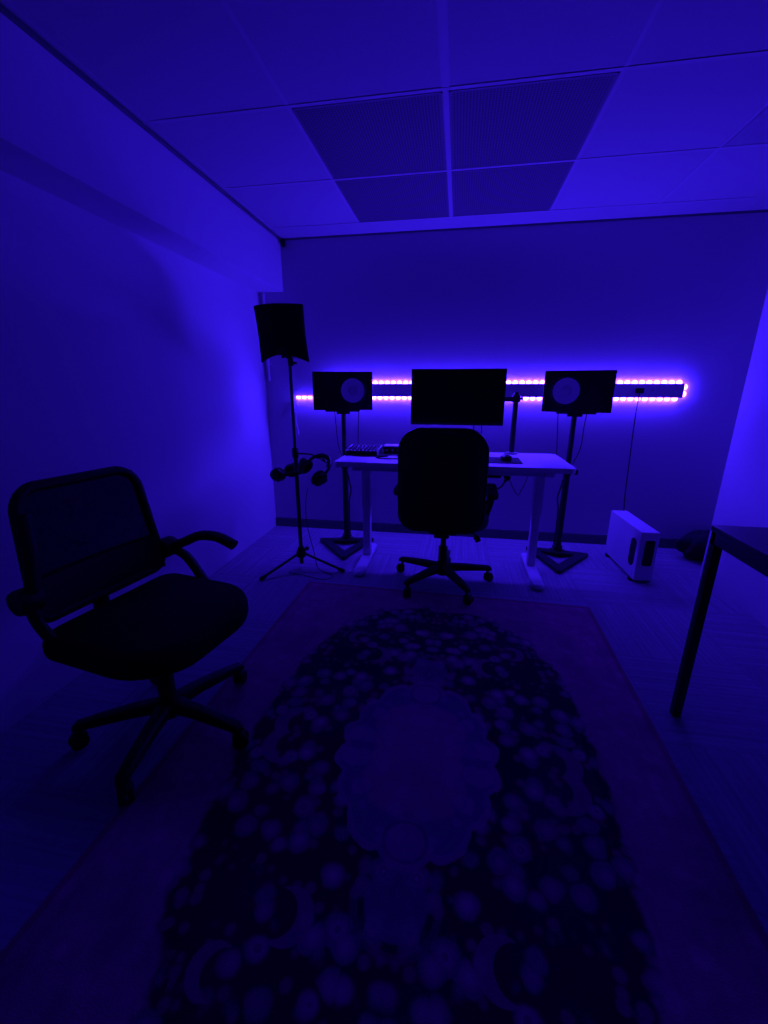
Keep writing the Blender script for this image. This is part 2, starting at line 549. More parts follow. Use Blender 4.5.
# corner sensor
t = thing('corner_sensor', 'tiny black sensor in the top corner between ceiling beam and back wall', 'sensor', (-1.075, -0.02, 2.187))
bm = bmesh.new(); add_lathe(bm, [(0, -0.046), (.013, -0.042), (.0185, -0.03), (.0185, -.02), (.013, -.008), (0, -.004)], 16)
obj('dome', bm, 'black', t)
bm = bmesh.new(); add_box(bm, (-0.006, 0.008, -0.004), (0.034, 0.02, 0.024), None, 0.002)
obj('bracket', bm, 'black', t)

# conduit in the back left corner
t = thing('conduit', 'white vertical conduit in the corner between left and back wall', 'conduit', (-1.262, -0.012, 1.22))
tube_obj('pipe', [(0, 0, 0), (0, 0, 0.635)], 0.0105, 'whitemetal', t, 12)
for z in (0.12, 0.52):
    bm = bmesh.new(); add_tube(bm, [(0, 0, z), (0, 0, z+0.014)], 0.0135, 12); add_box(bm, (0, 0.008, z+.007), (0.045, 0.005, 0.014))
    obj('clip', bm, 'whitemetal', t)

# ------------------------------------------------------------------ LED plank
PX0, PX1, PZ0, PZ1 = -0.85, 1.742, 1.104, 1.196
t = thing('plank', 'long plain plank fixed along the back wall between the glowing strips', 'plank', ((PX0+PX1)/2, 0, PZ0))
bm = bmesh.new(); add_box(bm, (0, -0.016, (PZ1-PZ0)/2), (PX1-PX0, 0.032, PZ1-PZ0), None, 0.002)
obj('board', bm, 'plank', t)
for x in (-1.1, -0.55, 0.0, 0.55, 1.1):
    bm = bmesh.new(); add_lathe(bm, [(0.006, 0), (0.006, 0.002), (0.004, 0.0035), (0, 0.004)], 12, TR(x, -0.032, 0.046) @ RX(PI/2))
    obj('screw', bm, 'grey', t)


def led_strip(label, x0, x1, z, up, end=False):
    t = thing('led_strip', label, 'light strip', (0, -0.0135, z), 0, 'glowing light strips around the plank')
    s = 1 if up else -1
    bm = bmesh.new(); add_box(bm, ((x0+x1)/2, 0, s*0.0008), (x1-x0, 0.012, 0.0014))
    if end: add_box(bm, (x1+0.0013, 0, -s*0.046), (0.0014, 0.012, 0.09))
    obj('tape', bm, 'whitecable', t, smooth=False)
    n = int((x1-x0)/0.047)
    b0 = bmesh.new()
    add_lathe(b0, [(0.0105, 0), (0.0105, 0.003), (0.0092, 0.014), (0.0055, 0.020), (0, 0.0215)], 10, Matrix.Diagonal((1.8, 1, 1, 1)) @ (Matrix.Identity(4) if up else RX(PI)))
    first = obj('led_bead', b0, 'led', t)
    first.location = (x0+0.02, 0, s*0.0016)
    for k in range(1, n):
        o = first.copy(); COL.objects.link(o); o.parent = t
        o.location = (x0+0.02+k*0.047, 0, s*0.0016)
    if end:
        for k in range(2):
            o = first.copy(); COL.objects.link(o); o.parent = t
            o.location = (x1+0.0022, 0, -s*(0.022+0.046*k)); o.rotation_euler = (0, s*PI/2, 0)
    return t


led_strip('upper violet blue light strip glowing along the top edge of the plank', -0.80, PX1, PZ1, True, True)
led_strip('lower violet blue light strip glowing along the bottom edge of the plank', -1.045, PX1, PZ0, False)

t = thing('power_adapter', 'small light power adapter with cables hanging at the left end of lower strip', 'adapter', (-1.075, 0, 1.03))
bm = bmesh.new(); add_box(bm, (0, -0.014, 0), (0.03, 0.026, 0.075), None, 0.004); obj('body', bm, 'grey', t)
tube_obj('output_wire', [(0.0, -0.014, 0.035), (0.005, -.014, 0.052), (0.028, -.012, 0.05), (0.032, -.012, 0.02), (0.045, -.012, -0.005)], 0.0035, 'whitecable', t, 8, 5)
tube_obj('power_cable', [(0.0, -0.014, -0.036), (0.03, -.01, -0.06), (0.018, -.01, -0.1), (0.022, -.01, -0.16), (0.034, -.01, -0.235)], 0.003, 'whitecable', t, 8, 6)
tube_obj('wall_wire', [(-.02, -.006, 0.04), (-0.06, -.005, 0.0), (-0.1, -.005, -0.07), (-0.145, -.005, -0.14), (-.155, -.005, -.21), (-.14, -.005, -.3)], 0.0022, 'whitecable', t, 6, 6)
tube_obj('wall_wire', [(-.012, -.006, -0.02), (-.03, -.005, -.06), (-.018, -.005, -.12), (-.02, -.005, -.2)], 0.0022, 'whitecable', t, 6, 6)

t = thing('hanging_cable', 'black cable with plug hanging from the plank down to the white case', 'cable', (1.462, -0.026, 1.15))
bm = bmesh.new(); add_box(bm, (0, -0.012, 0), (0.05, 0.024, 0.036), None, 0.005); obj('plug', bm, 'black', t)
tube_obj('wire', [(0, -0.012, -0.017), (0.0, -.01, -0.2), (0.012, -.006, -0.5), (0.022, -.004, -0.75), (.026, -.02, -0.86), (.0, -.1, -.98), (-.03, -.165, -1.03)], 0.0038, 'black', t, 8, 8)

# ------------------------------------------------------------------ rug
bm = bmesh.new()
add_prism(bm, rrect(2*RHW, 2*RHL, 0.012, 3), 0.0053, None, 0.002)
o = obj('area_rug', bm, 'rug', None)
o.location = (0.152, -2.195, 0.0); o.rotation_euler = (0, 0, math.radians(-1.5))
tag(o, 'worn oriental rug with an oval medallion lying in the middle of the floor', 'rug')

# ------------------------------------------------------------------ desk
DX0, DX1, DY0, DY1, DZ = -0.505, 0.900, -0.862, -0.30, 0.737
t = thing('standing_desk', 'white office desk with rounded corners on two T shaped legs', 'desk', ((DX0+DX1)/2, (DY0+DY1)/2, 0))
bm = bmesh.new(); add_prism(bm, rrect(DX1-DX0, DY1-DY0, 0.035, 5), 0.03, TR(0, 0, DZ-0.03), 0.003)
obj('desktop', bm, 'white', t)
bm = bmesh.new()
for sy in (-0.19, 0.19): add_box(bm, (0, sy, DZ-0.03-0.018), (1.16, 0.04, 0.034), None, 0.003)
for sx in (-0.57, 0.57): add_box(bm, (sx, 0, DZ-0.03-0.016), (0.05, 0.48, 0.03), None, 0.003)
obj('underframe', bm, 'whitemetal', t)
bm = bmesh.new(); add_box(bm, (0.24, -0.14, DZ-0.055), (0.13, 0.12, 0.058), None, 0.006)
obj('control_box', bm, 'black', t)
for sx in (-0.553, 0.562):
    lg = bmesh.new()
    add_box(lg, (sx, 0, 0.53), (0.06, 0.075, 0.30), None, 0.006)
    add_box(lg, (sx, 0, 0.22), (0.05, 0.062, 0.40), None, 0.006)
    l = obj('leg', lg, 'whitemetal', t)
    ft = bmesh.new(); add_prism(ft, rrect(0.07, 0.54, 0.03, 5), 0.028, TR(sx, -0.058, 0.006), 0.006)
    f = obj('foot', ft, 'whitemetal', l)
    pd = bmesh.new()
    for sy in (-0.24, 0.15): add_lathe(pd, [(0.02, 0), (0.02, 0.008), (0, 0.008)], 12, TR(sx, sy, 0))
    obj('foot_pad', pd, 'black', l)

# ------------------------------------------------------------------ monitor + arm
t = thing('desk_monitor', 'wide black computer monitor above the middle of the desk', 'monitor', (0.2215, -0.52, 1.11))
bm = bmesh.new(); add_box(bm, (0, 0.012, 0), (0.588, 0.024, 0.345), None, 0.004); obj('housing', bm, 'black', t)
bm = bmesh.new(); add_box(bm, (0, 0.034, 0.0), (0.34, 0.03, 0.2), None, 0.012); obj('back_cover', bm, 'black', t)
bm = bmesh.new(); add_box(bm, (0, -0.0008, 0.004), (0.572, 0.0016, 0.322)); obj('screen', bm, 'screen', t, smooth=False)
for x, l in ((0.115, 0.3), (0.165, 0.33)):
    tube_obj('signal_cable', [(x, 0.05, -0.09), (x, 0.05, -0.2), (x+.005, 0.09, -0.3), (x+.008, .12, -0.36)], 0.0032, 'black', t, 8, 6)

t = thing('monitor_arm', 'black monitor arm on a pole clamped to the rear edge of the desk', 'monitor arm', (0.603, -0.345, DZ))
bm = bmesh.new(); add_tube(bm, [(0, 0, 0.012), (0, 0, 0.405)], 0.0175, 18); obj('pole', bm, 'blackmetal', t)
bm = bmesh.new(); add_lathe(bm, [(0, 0), (0.042, 0), (0.042, 0.008), (0.024, 0.013), (0.0, 0.013)], 24); obj('base_disc', bm, 'grey', t)
bm = bmesh.new()
add_lathe(bm, [(0.0176, 0.34), (0.027, 0.342), (0.027, 0.385), (0.0176, 0.387)], 20)
add_box(bm, (0.03, -0.002, 0.363), (0.03, 0.02, 0.018), None, 0.004)
obj('collar', bm, 'blackmetal', t)
bm = bmesh.new()
add_box(bm, (-0.1, -0.02, 0.36), (0.2, 0.028, 0.03), RZ(math.radians(12)), 0.005)
add_lathe(bm, [(0, .335), (.022, .335), (.022, .39), (0, .39)], 16, TR(-0.2, -0.045, 0))
add_box(bm, (-0.29, -0.06, 0.365), (0.19, 0.026, 0.028), RZ(math.radians(10)), 0.005)
obj('link', bm, 'blackmetal', t)
bm = bmesh.new(); add_box(bm, (-0.3815, -0.116, 0.38), (0.12, 0.014, 0.12), None, 0.004); add_box(bm, (-0.3815, -0.09, 0.37), (0.05, 0.05, 0.04), None, 0.006)
obj('mount_plate', bm, 'blackmetal', t)

# ------------------------------------------------------------------ speakers + stands
def speaker(label, loc, rz, side):
    """front face towards -y; woofer offset to +side"""
    t = thing('studio_speaker', label, 'speaker', loc, rz, 'studio speakers lying on their sides')
    W, D, Hh = 0.398, 0.315, 0.248
    bm = bmesh.new(); add_box(bm, (0, 0, Hh/2), (W, D, Hh), None, 0.006, 3); obj('cabinet', bm, 'black', t)
    f = -D/2
    wx = side*0.066
    R = lambda x: TR(x, f, Hh/2 + 0.003) @ RX(PI/2)
    bm = bmesh.new()
    add_lathe(bm, [(0.079, 0.008), (0.050, 0.005), (0.033, 0.002), (0.031, 0.0015)], 36, R(wx)); cone = obj('woofer_cone', bm, 'cone', t)
    bm = bmesh.new(); add_lathe(bm, [(0.034, 0.0018), (0.03, 0.005), (0.018, 0.009), (0, 0.0105)], 28, R(wx)); obj('dust_cap', bm, 'cap', cone)
    bm = bmesh.new()
    add_lathe(bm, [(0.078, 0.008), (0.083, 0.012), (0.09, 0.007), (0.094, 0.0055), (0.104, 0.004), (0.105, 0.0)], 40, R(wx)); obj('surround', bm, 'black', t)
    bm = bmesh.new()
    add_lathe(bm, [(0.062, 0.0), (0.062, 0.003), (0.055, 0.004), (0.03, 0.002), (0.014, 0.001), (0.012, 0.004), (0, 0.006)], 32, R(-side*0.115)); obj('tweeter', bm, 'black', t)
    bm = bmesh.new()
    for dz in (-0.085, 0.085):
        for dx in (-0.085, 0.085):
            add_lathe(bm, [(0.004, 0), (0.004, 0.006), (0, 0.006)], 8, TR(wx+dx*0.0+dx, f, Hh/2+dz) @ RX(PI/2))
    obj('bolts', bm, 'blackmetal', t)
    tube_obj('audio_cable', [(side*0.02+0.09, D/2-0.005, 0.05), (side*.02+.095, D/2+0.03, 0.02), (side*.02+.085, D/2+0.01, -0.1), (.08+side*.02, D/2-0.03, -0.25), (.055+side*.03, 0.09, -.36)], 0.003, 'black', t, 8, 6)
    tube_obj('power_cable', [(side*0.02-0.09, D/2-0.005, 0.05), (side*.02-.095, D/2+0.03, 0.02), (side*.02-.085, D/2+0.01, -0.12), (-.07+side*.02, D/2-0.03, -0.27), (-.05+side*.03, .09, -.36)], 0.003, 'black', t, 8, 6)
    return t


def speaker_stand(label, loc, rz, knob_side):
    """pole at origin, triangular base with its apex towards -y"""
    t = thing('speaker_stand', label, 'speaker stand', loc, rz, 'steel speaker stands')
    A, B, C_ = Vector((-0.222, 0.045)), Vector((0.218, 0.045)), Vector((0.0, -0.36))
    c = (A+B+C_)/3
    out = []
    inn = []
    for p, q, s in ((A, B, C_), (B, C_, A), (C_, A, B)):
        d1 = (q-p).normalized(); 
        out += [p + d1*0.018, q - d1*0.018]
    out = [out[0], out[1], out[2], out[3], out[4], out[5]]
    for p in (A, B, C_): inn.append(c + (p-c)*0.52)
    bm = bmesh.new()
    # hollow triangle: outer hexagon, inner triangle
    h = 0.024
    def lvl(z): return [bm.verts.new((p.x, p.y, z)) for p in out], [bm.verts.new((p.x, p.y, z)) for p in inn]
    o0, i0 = lvl(0.004); o1, i1 = lvl(0.004+h)
    # order of out: A->B side (0,1), B->C (2,3), C->A (4,5); corners: B=1,2  C=3,4  A=5,0
    for o_, i_, fl in ((o0, i0, True), (o1, i1, False)):
        fs = [(o_[0], o_[1], i_[1], i_[0]), (o_[1], o_[2], i_[1]), (o_[2], o_[3], i_[2], i_[1]), (o_[3], o_[4], i_[2]), (o_[4], o_[5], i_[0], i_[2]), (o_[5], o_[0], i_[0])]
        for f in fs: bm.faces.new(f if not fl else f[::-1])
    for k in range(6): bm.faces.new((o0[k], o0[(k+1) % 6], o1[(k+1) % 6], o1[k]))
    for k in range(3): bm.faces.new((i0[(k+1) % 3], i0[k], i1[k], i1[(k+1) % 3]))
    obj('base', bm, 'blackmetal', t, smooth=False)
    bm = bmesh.new()
    for p in (A, B, C_): 
        q = c+(p-c)*0.86
        add_lathe(bm, [(0.016, 0), (0.016, 0.004), (0, 0.004)], 12, TR(q.x, q.y, 0))
    obj('foot', bm, 'black', t)
    bm = bmesh.new(); add_box(bm, (0, -0.005, 0.034), (0.1, 0.09, 0.012), None, 0.002); add_lathe(bm, [(.032, .028), (.032, .075), (.0, .075)], 18); obj('socket', bm, 'blackmetal', t)
    bm = bmesh.new(); add_tube(bm, [(0, 0, 0.04), (0, 0, 0.62)], 0.0215, 18); obj('lower_pole', bm, 'blackmetal', t)
    bm = bmesh.new(); add_tube(bm, [(0, 0, 0.60), (0, 0, 0.997)], 0.017, 18); obj('upper_pole', bm, 'blackmetal', t)
    bm = bmesh.new()
    add_lathe(bm, [(0.0, .595), (0.028, .595), (0.028, 0.645), (0.0, .645)], 18)
    add_tube(bm, [(knob_side*0.02, -.005, .62), (knob_side*0.05, -.012, .62)], 0.006, 8)
    add_lathe(bm, [(0, -.011), (.017, -.011), (.019, 0), (.017, .011), (0, .011)], 12, TR(knob_side*0.055, -.013, .62) @ RY(PI/2))
    obj('clamp_knob', bm, 'black', t)
    bm = bmesh.new(); add_prism(bm, rrect(0.235, 0.22, 0.012, 3), 0.014, TR(0, 0, 1.0082), 0.002); add_box(bm, (0, 0, .9985), (.09, .09, .02), None, .003); obj('top_plate', bm, 'blackmetal', t)
    tube_obj('cable', [(-.012*knob_side, .03, .58), (-0.026*knob_side, .028, .5), (-.04*knob_side, .02, .42), (-.026*knob_side, .02, .33), (-.024*knob_side, .03, .1), (-.03*knob_side, .06, .04)], 0.005, 'black', t, 8, 6)
    return t


speaker_stand('black speaker stand with triangular base left of the desk', (-0.578, -0.315, 0), math.radians(10.5), -1)
speaker_stand('black speaker stand with triangular base behind the right end of the desk', (0.99, -0.3, 0), math.radians(-9.5), 1)
speaker('black speaker with white woofer on the stand left of the monitor', (-0.573, -0.325, 1.0225), math.radians(14), 1)
speaker('black speaker with white woofer on the stand right of the monitor', (0.988, -0.32, 1.0225), math.radians(-15), -1)

# ------------------------------------------------------------------ things on the desk
t = thing('audio_mixer', 'small black mixer with rows of knobs at the left end of the desk', 'mixer', (-0.385, -0.52, DZ), math.radians(-2))
W, D = 0.205, 0.16
bm = bmesh.new()
poly = [(-D/2, 0.004), (D/2, 0.004), (D/2, 0.046), (-D/2, 0.03)]
add_prism(bm, poly, W, TR(-W/2, 0, 0) @ Matrix(((0, 0, 1, 0), (1, 0, 0, 0), (0, 1, 0, 0), (0, 0, 0, 1))), 0.003)
obj('body', bm, 'black', t)
bm = bmesh.new()
for sx in (-1, 1): add_prism(bm, [(-D/2-.004, 0.0), (D/2+.003, 0.0), (D/2+.003, 0.051), (-D/2-.004, 0.034)], 0.007, TR(sx*(W/2+.004)-.0035, 0, 0) @ Matrix(((0, 0, 1, 0), (1, 0, 0, 0), (0, 1, 0, 0), (0, 0, 0, 1))))
obj('side_cheeks', bm, 'grey', t, smooth=False)
kb = bmesh.new(); add_lathe(kb, [(0.0065, 0), (0.0055, 0.014), (0, 0.0145)], 10)
kn = obj('knob', kb, 'grey', t)
sl = math.atan2(0.016, D)
first = True
for j in range(4):
    for i in range(8):
        yy = -D/2+0.025+j*0.034
        p = (-W/2+0.018+i*0.0255, yy, 0.030+(yy+D/2)*0.016/D - 0.001)
        if first: o = kn; first = False
        else: o = kn.copy(); COL.objects.link(o); o.parent = t
        o.location = p; o.rotation_euler = (sl, 0, 0)

t = thing('audio_interface', 'small black box with a pale top on the desk beside the mixer', 'audio box', (-0.195, -0.45, DZ), math.radians(3))
bm = bmesh.new(); add_box(bm, (0, 0, 0.027), (0.13, 0.11, 0.046), None, 0.004); obj('case', bm, 'black', t)
bm = bmesh.new(); add_box(bm, (0, 0, 0.052), (0.126, 0.108, 0.006), None, 0.002); obj('lid', bm, 'white', t)
for i in range(3):
    bm = bmesh.new(); add_lathe(bm, [(0.009, 0), (0.008, 0.012), (0, 0.0125)], 14, TR(-0.04+i*0.04, -0.055, 0.026) @ RX(PI/2)); obj('knob', bm, 'grey', t)
bm = bmesh.new()
for sx in (-1, 1):
    add_box(bm, (sx*0.05, 0, 0.002), (0.012, 0.09, 0.004))
obj('feet', bm, 'black', t, smooth=False)

t = thing('small_speaker_cup', 'tiny pale pot between mixer and small black box', 'pot', (-0.266, -0.5, DZ))
bm = bmesh.new(); add_lathe(bm, [(0, 0), (0.014, 0), (0.018, 0.03), (0.0155, 0.03), (0.012, 0.006), (0, 0.006)], 20); obj('cup', bm, 'white', t)
bm = bmesh.new(); add_lathe(bm, [(0, 0.006), (0.0125, 0.006), (0.0152, 0.027), (0, 0.027)], 16); obj('filling', bm, 'black', t)
t.name = 'small_pot'

o = tube_obj('desk_cable', [(-0.205, -0.62, DZ+.004), (-0.265, -0.66, DZ+.004), (-0.26, -0.70, DZ+.004), (-0.2, -0.715, DZ+.004), (-0.1, -0.70, DZ+.004), (-0.02, -0.66, DZ+.004), (-.05, -.6, DZ+.004), (-.1, -.585, DZ+.004), (-.15, -.6, DZ+.004)], 0.0038, 'black', None, 8, 8)
tag(o, 'black cable lying in a loop on the desk left of the office chair', 'cable')
o = tube_obj('desk_cable', [(-0.44, -0.63, DZ+.0035), (-0.36, -0.635, DZ+.0035), (-0.27, -0.615, DZ+.0035), (-0.22, -0.58, DZ+.0035), (-0.2, -.55, DZ+.0035), (-.2, -.525, DZ+.0035)], 0.003, 'black', None, 8, 8)
tag(o, 'thin dark cable running along the front of the mixer', 'cable')

bm = bmesh.new(); add_prism(bm, rrect(0.40, 0.22, 0.01, 3), 0.004, None, 0.001)
o = obj('desk_mat', bm, 'pad', None); o.location = (0.425, -0.64, DZ)
tag(o, 'dark flat mat on the desk, right of the office chair', 'desk mat')
t = thing('computer_mouse', 'black mouse standing on the dark desk mat', 'mouse', (0.535, -0.655, DZ+0.0041), math.radians(10))
bm = bmesh.new()
add_pillow(bm, [(0.033*math.cos(a), 0.056*math.sin(a)) for a in [2*PI*k/24 for k in range(24)]], 0.03, 0.012, 0.008, lambda u, v, w: Vector((u, v, 0.0155 + w if w < 0 else 0.0155 + w*(1.0 - 0.25*(v/0.056)))))
bm2 = bm
for v in bm2.verts: v.co.z = max(v.co.z, 0.0005)
obj('shell', bm2, 'black', t)
bm = bmesh.new(); add_lathe(bm, [(0, -.004), (.009, -.004), (.01, 0), (.009, .004), (0, .004)], 14, TR(0, 0.025, 0.033) @ RY(PI/2)); obj('wheel', bm, 'grey', t)

# cable bundle under the desk
t = thing('cable_bundle', 'tangle of dark cables hanging under the desk right of the office chair', 'cable', (0.52, -0.55, DZ-0.037))
tube_obj('loop', [(-0.1, 0, -0.03), (-0.02, .0, -0.035), (0.03, 0, -0.08), (0.02, 0, -0.14), (-0.03, 0, -0.17), (-.09, 0, -.16)], 0.005, 'black', t, 8, 8)
tube_obj('hanging_wire', [(0.06, 0, -0.0), (0.07, 0, -0.06), (0.05, 0, -0.1), (0.02, 0, -0.13)], 0.004, 'black', t, 8, 6)
tube_obj('hanging_wire', [(0.0, 0, -0.0), (0.03, 0, -0.06), (0.06, 0, -0.1), (0.09, 0, -0.16), (0.12, 0, -0.2), (.135, 0, -.18), (.16, 0, -.12), (.175, 0, -.06), (.18, 0, -.0)], 0.0035, 'grey', t, 8, 6)
bm = bmesh.new(); add_box(bm, (0.045, 0.005, -0.088), (0.04, 0.03, 0.03), RY(0.6), 0.006); obj('joint_block', bm, 'black', t)

# ------------------------------------------------------------------ chairs
def star_base(t, R, angles, hub_z, mat='black', drop=0.02):
    bm = bmesh.new(); add_lathe(bm, [(0, hub_z-0.045), (0.032, hub_z-0.045), (0.042, hub_z-0.02), (0.04, hub_z+0.02), (0.03, hub_z+0.04), (0, hub_z+0.04)], 22); obj('hub', bm, mat, t)
    for a in angles:
        d = Vector((math.cos(a), math.sin(a), 0)); s = Vector((-d.y, d.x, 0))
        bm = bmesh.new()
        prof = [(0.02, hub_z, 0.028, 0.023), (0.12, hub_z-0.002, 0.024, 0.02), (0.22, hub_z-drop*0.6, 0.021, 0.017), (R+0.008, hub_z-drop, 0.018, 0.015), (R+0.022, hub_z-drop-.006, 0.011, 0.009)]
        rings = []
        for (q, z, w, h) in prof:
            c = d*q + Vector((0, 0, z)); ring = []
            for (u, v) in rrect(2*w, 2*h, min(w, h)*0.6, 3): ring.append(bm.verts.new(c + s*u + Vector((0, 0, v))))
            rings.append(ring)
        n = len(rings[0])
        for A, B in zip(rings, rings[1:]):
            for i in range(n): bm.faces.new((A[i], A[(i+1) % n], B[(i+1) % n], B[i]))
        bm.faces.new(rings[0][::-1]); bm.faces.new(rings[-1])
        leg = obj('leg', bm, mat, t)
        # caster
        bm = bmesh.new()
        c = d*R
        add_tube(bm, [c + Vector((0, 0, hub_z-drop-0.005)), c + Vector((0, 0, 0.045))], 0.008, 10)
        ca = a + 0.6
        e = Vector((math.cos(ca), math.sin(ca), 0)); f = Vector((-e.y, e.x, 0))
        for sd in (-1, 1):
            mm = TR(*(c + e*0.012 + f*sd*0.013 + Vector((0, 0, 0.0265)))) @ RZ(ca) @ RX(PI/2)
            add_lathe(bm, [(0, -0.008), (0.023, -0.008), (0.0265, -0.004), (0.0265, 0.004), (0.023, 0.008), (0, 0.008)], 18, mm)
        add_box(bm, tuple(c + e*0.008 + Vector((0, 0, 0.044))), (0.045, 0.042, 0.024), RZ(ca), 0.01)
        obj('caster', bm, mat, leg)


# executive chair at the desk: local +y is the way it faces
t = thing('office_chair', 'black high backed leather office chair at the desk, seen from behind', 'office chair', (0.182, -0.90, 0.0056), math.radians(-1.5))
star_base(t, 0.285, [math.radians(14+72*k) for k in range(5)], 0.105, 'black', 0.014)
bm = bmesh.new(); add_tube(bm, [(0, 0, 0.13), (0, 0, 0.24)], 0.027, 18); add_tube(bm, [(0, 0, 0.235), (0, 0, 0.36)], 0.0165, 16); obj('gas_column', bm, 'black', t)
bm = bmesh.new(); add_box(bm, (0, 0.0, 0.375), (0.16, 0.24, 0.045), None, 0.01); obj('tilt_mechanism', bm, 'black', t)
l = tube_obj('lever', [(0.06, -0.02, 0.37), (0.13, -0.03, 0.365), (0.175, -.035, 0.345), (0.19, -.037, 0.33)], 0.006, 'black', t, 8, 5)
bm = bmesh.new(); add_box(bm, (0.196, -0.04, 0.318), (0.034, 0.02, 0.04), RY(-0.5), 0.007); obj('paddle', bm, 'black', l)
bm = bmesh.new(); add_pillow(bm, rrect(0.5, 0.48, 0.11, 6), 0.1, 0.045, 0.02, lambda u, v, w: Vector((u, v+0.02, 0.452+w))); obj('seat', bm, 'leather', t)
BW, BH = 0.468, 0.558
out = []
for (u, v) in rrect(BW, BH, [0.115, 0.115, 0.085, 0.085], 8):
    k = 1.0 - 0.05*max(0.0, (v)/(BH/2))**2 - 0.035*max(0.0, -v/(BH/2))**2
    out.append((u*k, v))
bm = bmesh.new()
add_pillow(bm, out, 0.085, 0.036, 0.018, lambda u, v, w: Vector((u-0.012, -0.225 - w + 0.35*u*u - 0.06*v, 0.69+v)))
back = obj('backrest', bm, 'leather', t)
bm = bmesh.new()
pts = [Vector((u*0.985-0.012, -0.225 + 0.35*u*u - 0.06*v - 0.036, 0.69+v*0.985)) for (u, v) in out]
add_tube(bm, pts, 0.005, 6, True); obj('piping', bm, 'leather', back)
bm = bmesh.new(); add_box(bm, (0, -0.2, 0.4), (0.08, 0.16, 0.02), None, 0.006); add_box(bm, (0, -0.245, 0.46), (0.08, 0.02, 0.14), RX(-.06), 0.006); obj('back_bracket', bm, 'black', t)
for sx in (-1, 1):
    bm = bmesh.new()
    add_tube(bm, smooth_path([(sx*0.16, 0.12, 0.405), (sx*0.215, 0.12, 0.42), (sx*0.25, 0.13, 0.48), (sx*0.262, 0.11, 0.555), (sx*0.262, 0.03, 0.578), (sx*0.262, -0.05, 0.57), (sx*0.245, -0.08, 0.51), (sx*.215, -.07, .42), (sx*.16, -.06, .405)], 5), 0.016, 10)
    a = obj('armrest', bm, 'black', t)
    bm = bmesh.new(); add_pillow(bm, rrect(0.065, 0.27, 0.03, 5), 0.04, 0.018, 0.006, lambda u, v, w: Vector((sx*0.262+u, v+0.02, 0.592+w-0.05*v*v*4))); obj('arm_pad', bm, 'leather', a)

# mesh back chair on the left, facing the middle of the room
MCX, MCY, MROT = -0.722, -2.225, math.radians(-100)
t = thing('office_chair', 'black mesh backed task chair on the left, turned towards the rug', 'office chair', (MCX, MCY, 0.0056), MROT)
wa = [math.radians(-9+72*k) - MROT for k in range(5)]
star_base(t, 0.275, wa, 0.1, 'black', 0.02)
bm = bmesh.new(); add_tube(bm, [(0, 0, 0.12), (0, 0, 0.3)], 0.027, 16); add_tube(bm, [(0, 0, 0.29), (0, 0, 0.37)], 0.018, 14); obj('gas_column', bm, 'black', t)
bm = bmesh.new(); add_box(bm, (0, 0.0, 0.385), (0.2, 0.26, 0.04), None, 0.01); obj('tilt_mechanism', bm, 'black', t)
bm = bmesh.new()
add_pillow(bm, rrect(0.5, 0.455, [0.17, 0.17, 0.06, 0.06], 8), 0.085, 0.036, 0.014, lambda u, v, w: Vector((u, v+0.038, 0.437+w - (0.6*max(0, v-0.12)**2*2 if v > 0.12 else 0))))
obj('seat', bm, 'fabric', t)
# back frame
def backpt(u, v):   # v from 0 at bottom to 1 at top
    return Vector((u, -0.205 - 0.03*v**1.3 + 0.45*u*u, 0.505 + 0.385*v))
def bw(v): return 0.23 - 0.035*v
outl = []
for (u, v) in rrect(2.0, 1.0, [0.26, 0.26, 0.18, 0.18], 8):
    # elliptical corners
    outl.append((u, v+0.5))
# remap so that corner radius is similar in both directions
def frame_outline():
    o_ = []
    for (x, z) in rrect(0.45, 0.43, [0.075, 0.075, 0.05, 0.05], 8):
        v = (z+0.215)/0.43
        o_.append((x*bw(v)/0.225, v))
    return o_
fo = frame_outline()
bm = bmesh.new(); add_tube(bm, [backpt(u*0.97, v) for u, v in fo], 0.016, 10, True); fr = obj('back_frame', bm, 'black', t)
bm = bmesh.new()
NU, NV = 20, 20
grid = [[bm.verts.new(backpt(bw(j/NV)*0.955*(-1+2*i/NU), 0.3+0.685*j/NV)) for i in range(NU+1)] for j in range(NV+1)]
for j in range(NV):
    for i in range(NU): bm.faces.new((grid[j][i], grid[j][i+1], grid[j+1][i+1], grid[j+1][i]))
bmesh.ops.solidify(bm, geom=bm.faces[:], thickness=0.0015)
obj('back_mesh', bm, 'mesh', t)
bm = bmesh.new()
grid = []
for s in (-1, 1):
    grid.append([[bm.verts.new(backpt(bw(0.1)*0.97*(-1+2*i/NU), 0.0+0.33*j/6) + Vector((0, s*0.014, 0))) for i in range(NU+1)] for j in range(7)])
for g in grid:
    for j in range(6):
        for i in range(NU): bm.faces.new((g[j][i], g[j][i+1], g[j+1][i+1], g[j+1][i]))
for j in range(6):
    for i in (0, NU): bm.faces.new((grid[0][j][i], grid[0][j+1][i], grid[1][j+1][i], grid[1][j][i]))
for i in range(NU):
    for j in (0, 6): bm.faces.new((grid[0][j][i], grid[0][j][i+1], grid[1][j][i+1], grid[1][j][i]))
obj('lumbar_panel', bm, 'black', t)
bm = bmesh.new(); add_box(bm, (0, -0.15, 0.41), (0.09, 0.14, 0.02), None, 0.006); add_tube(bm, smooth_path([(0, -0.2, 0.405), (0, -0.235, 0.43), (0, -0.235, 0.5), (0, -.22, .56)], 5), 0.028, 10, flat=0.5); obj('back_bracket', bm, 'black', t)
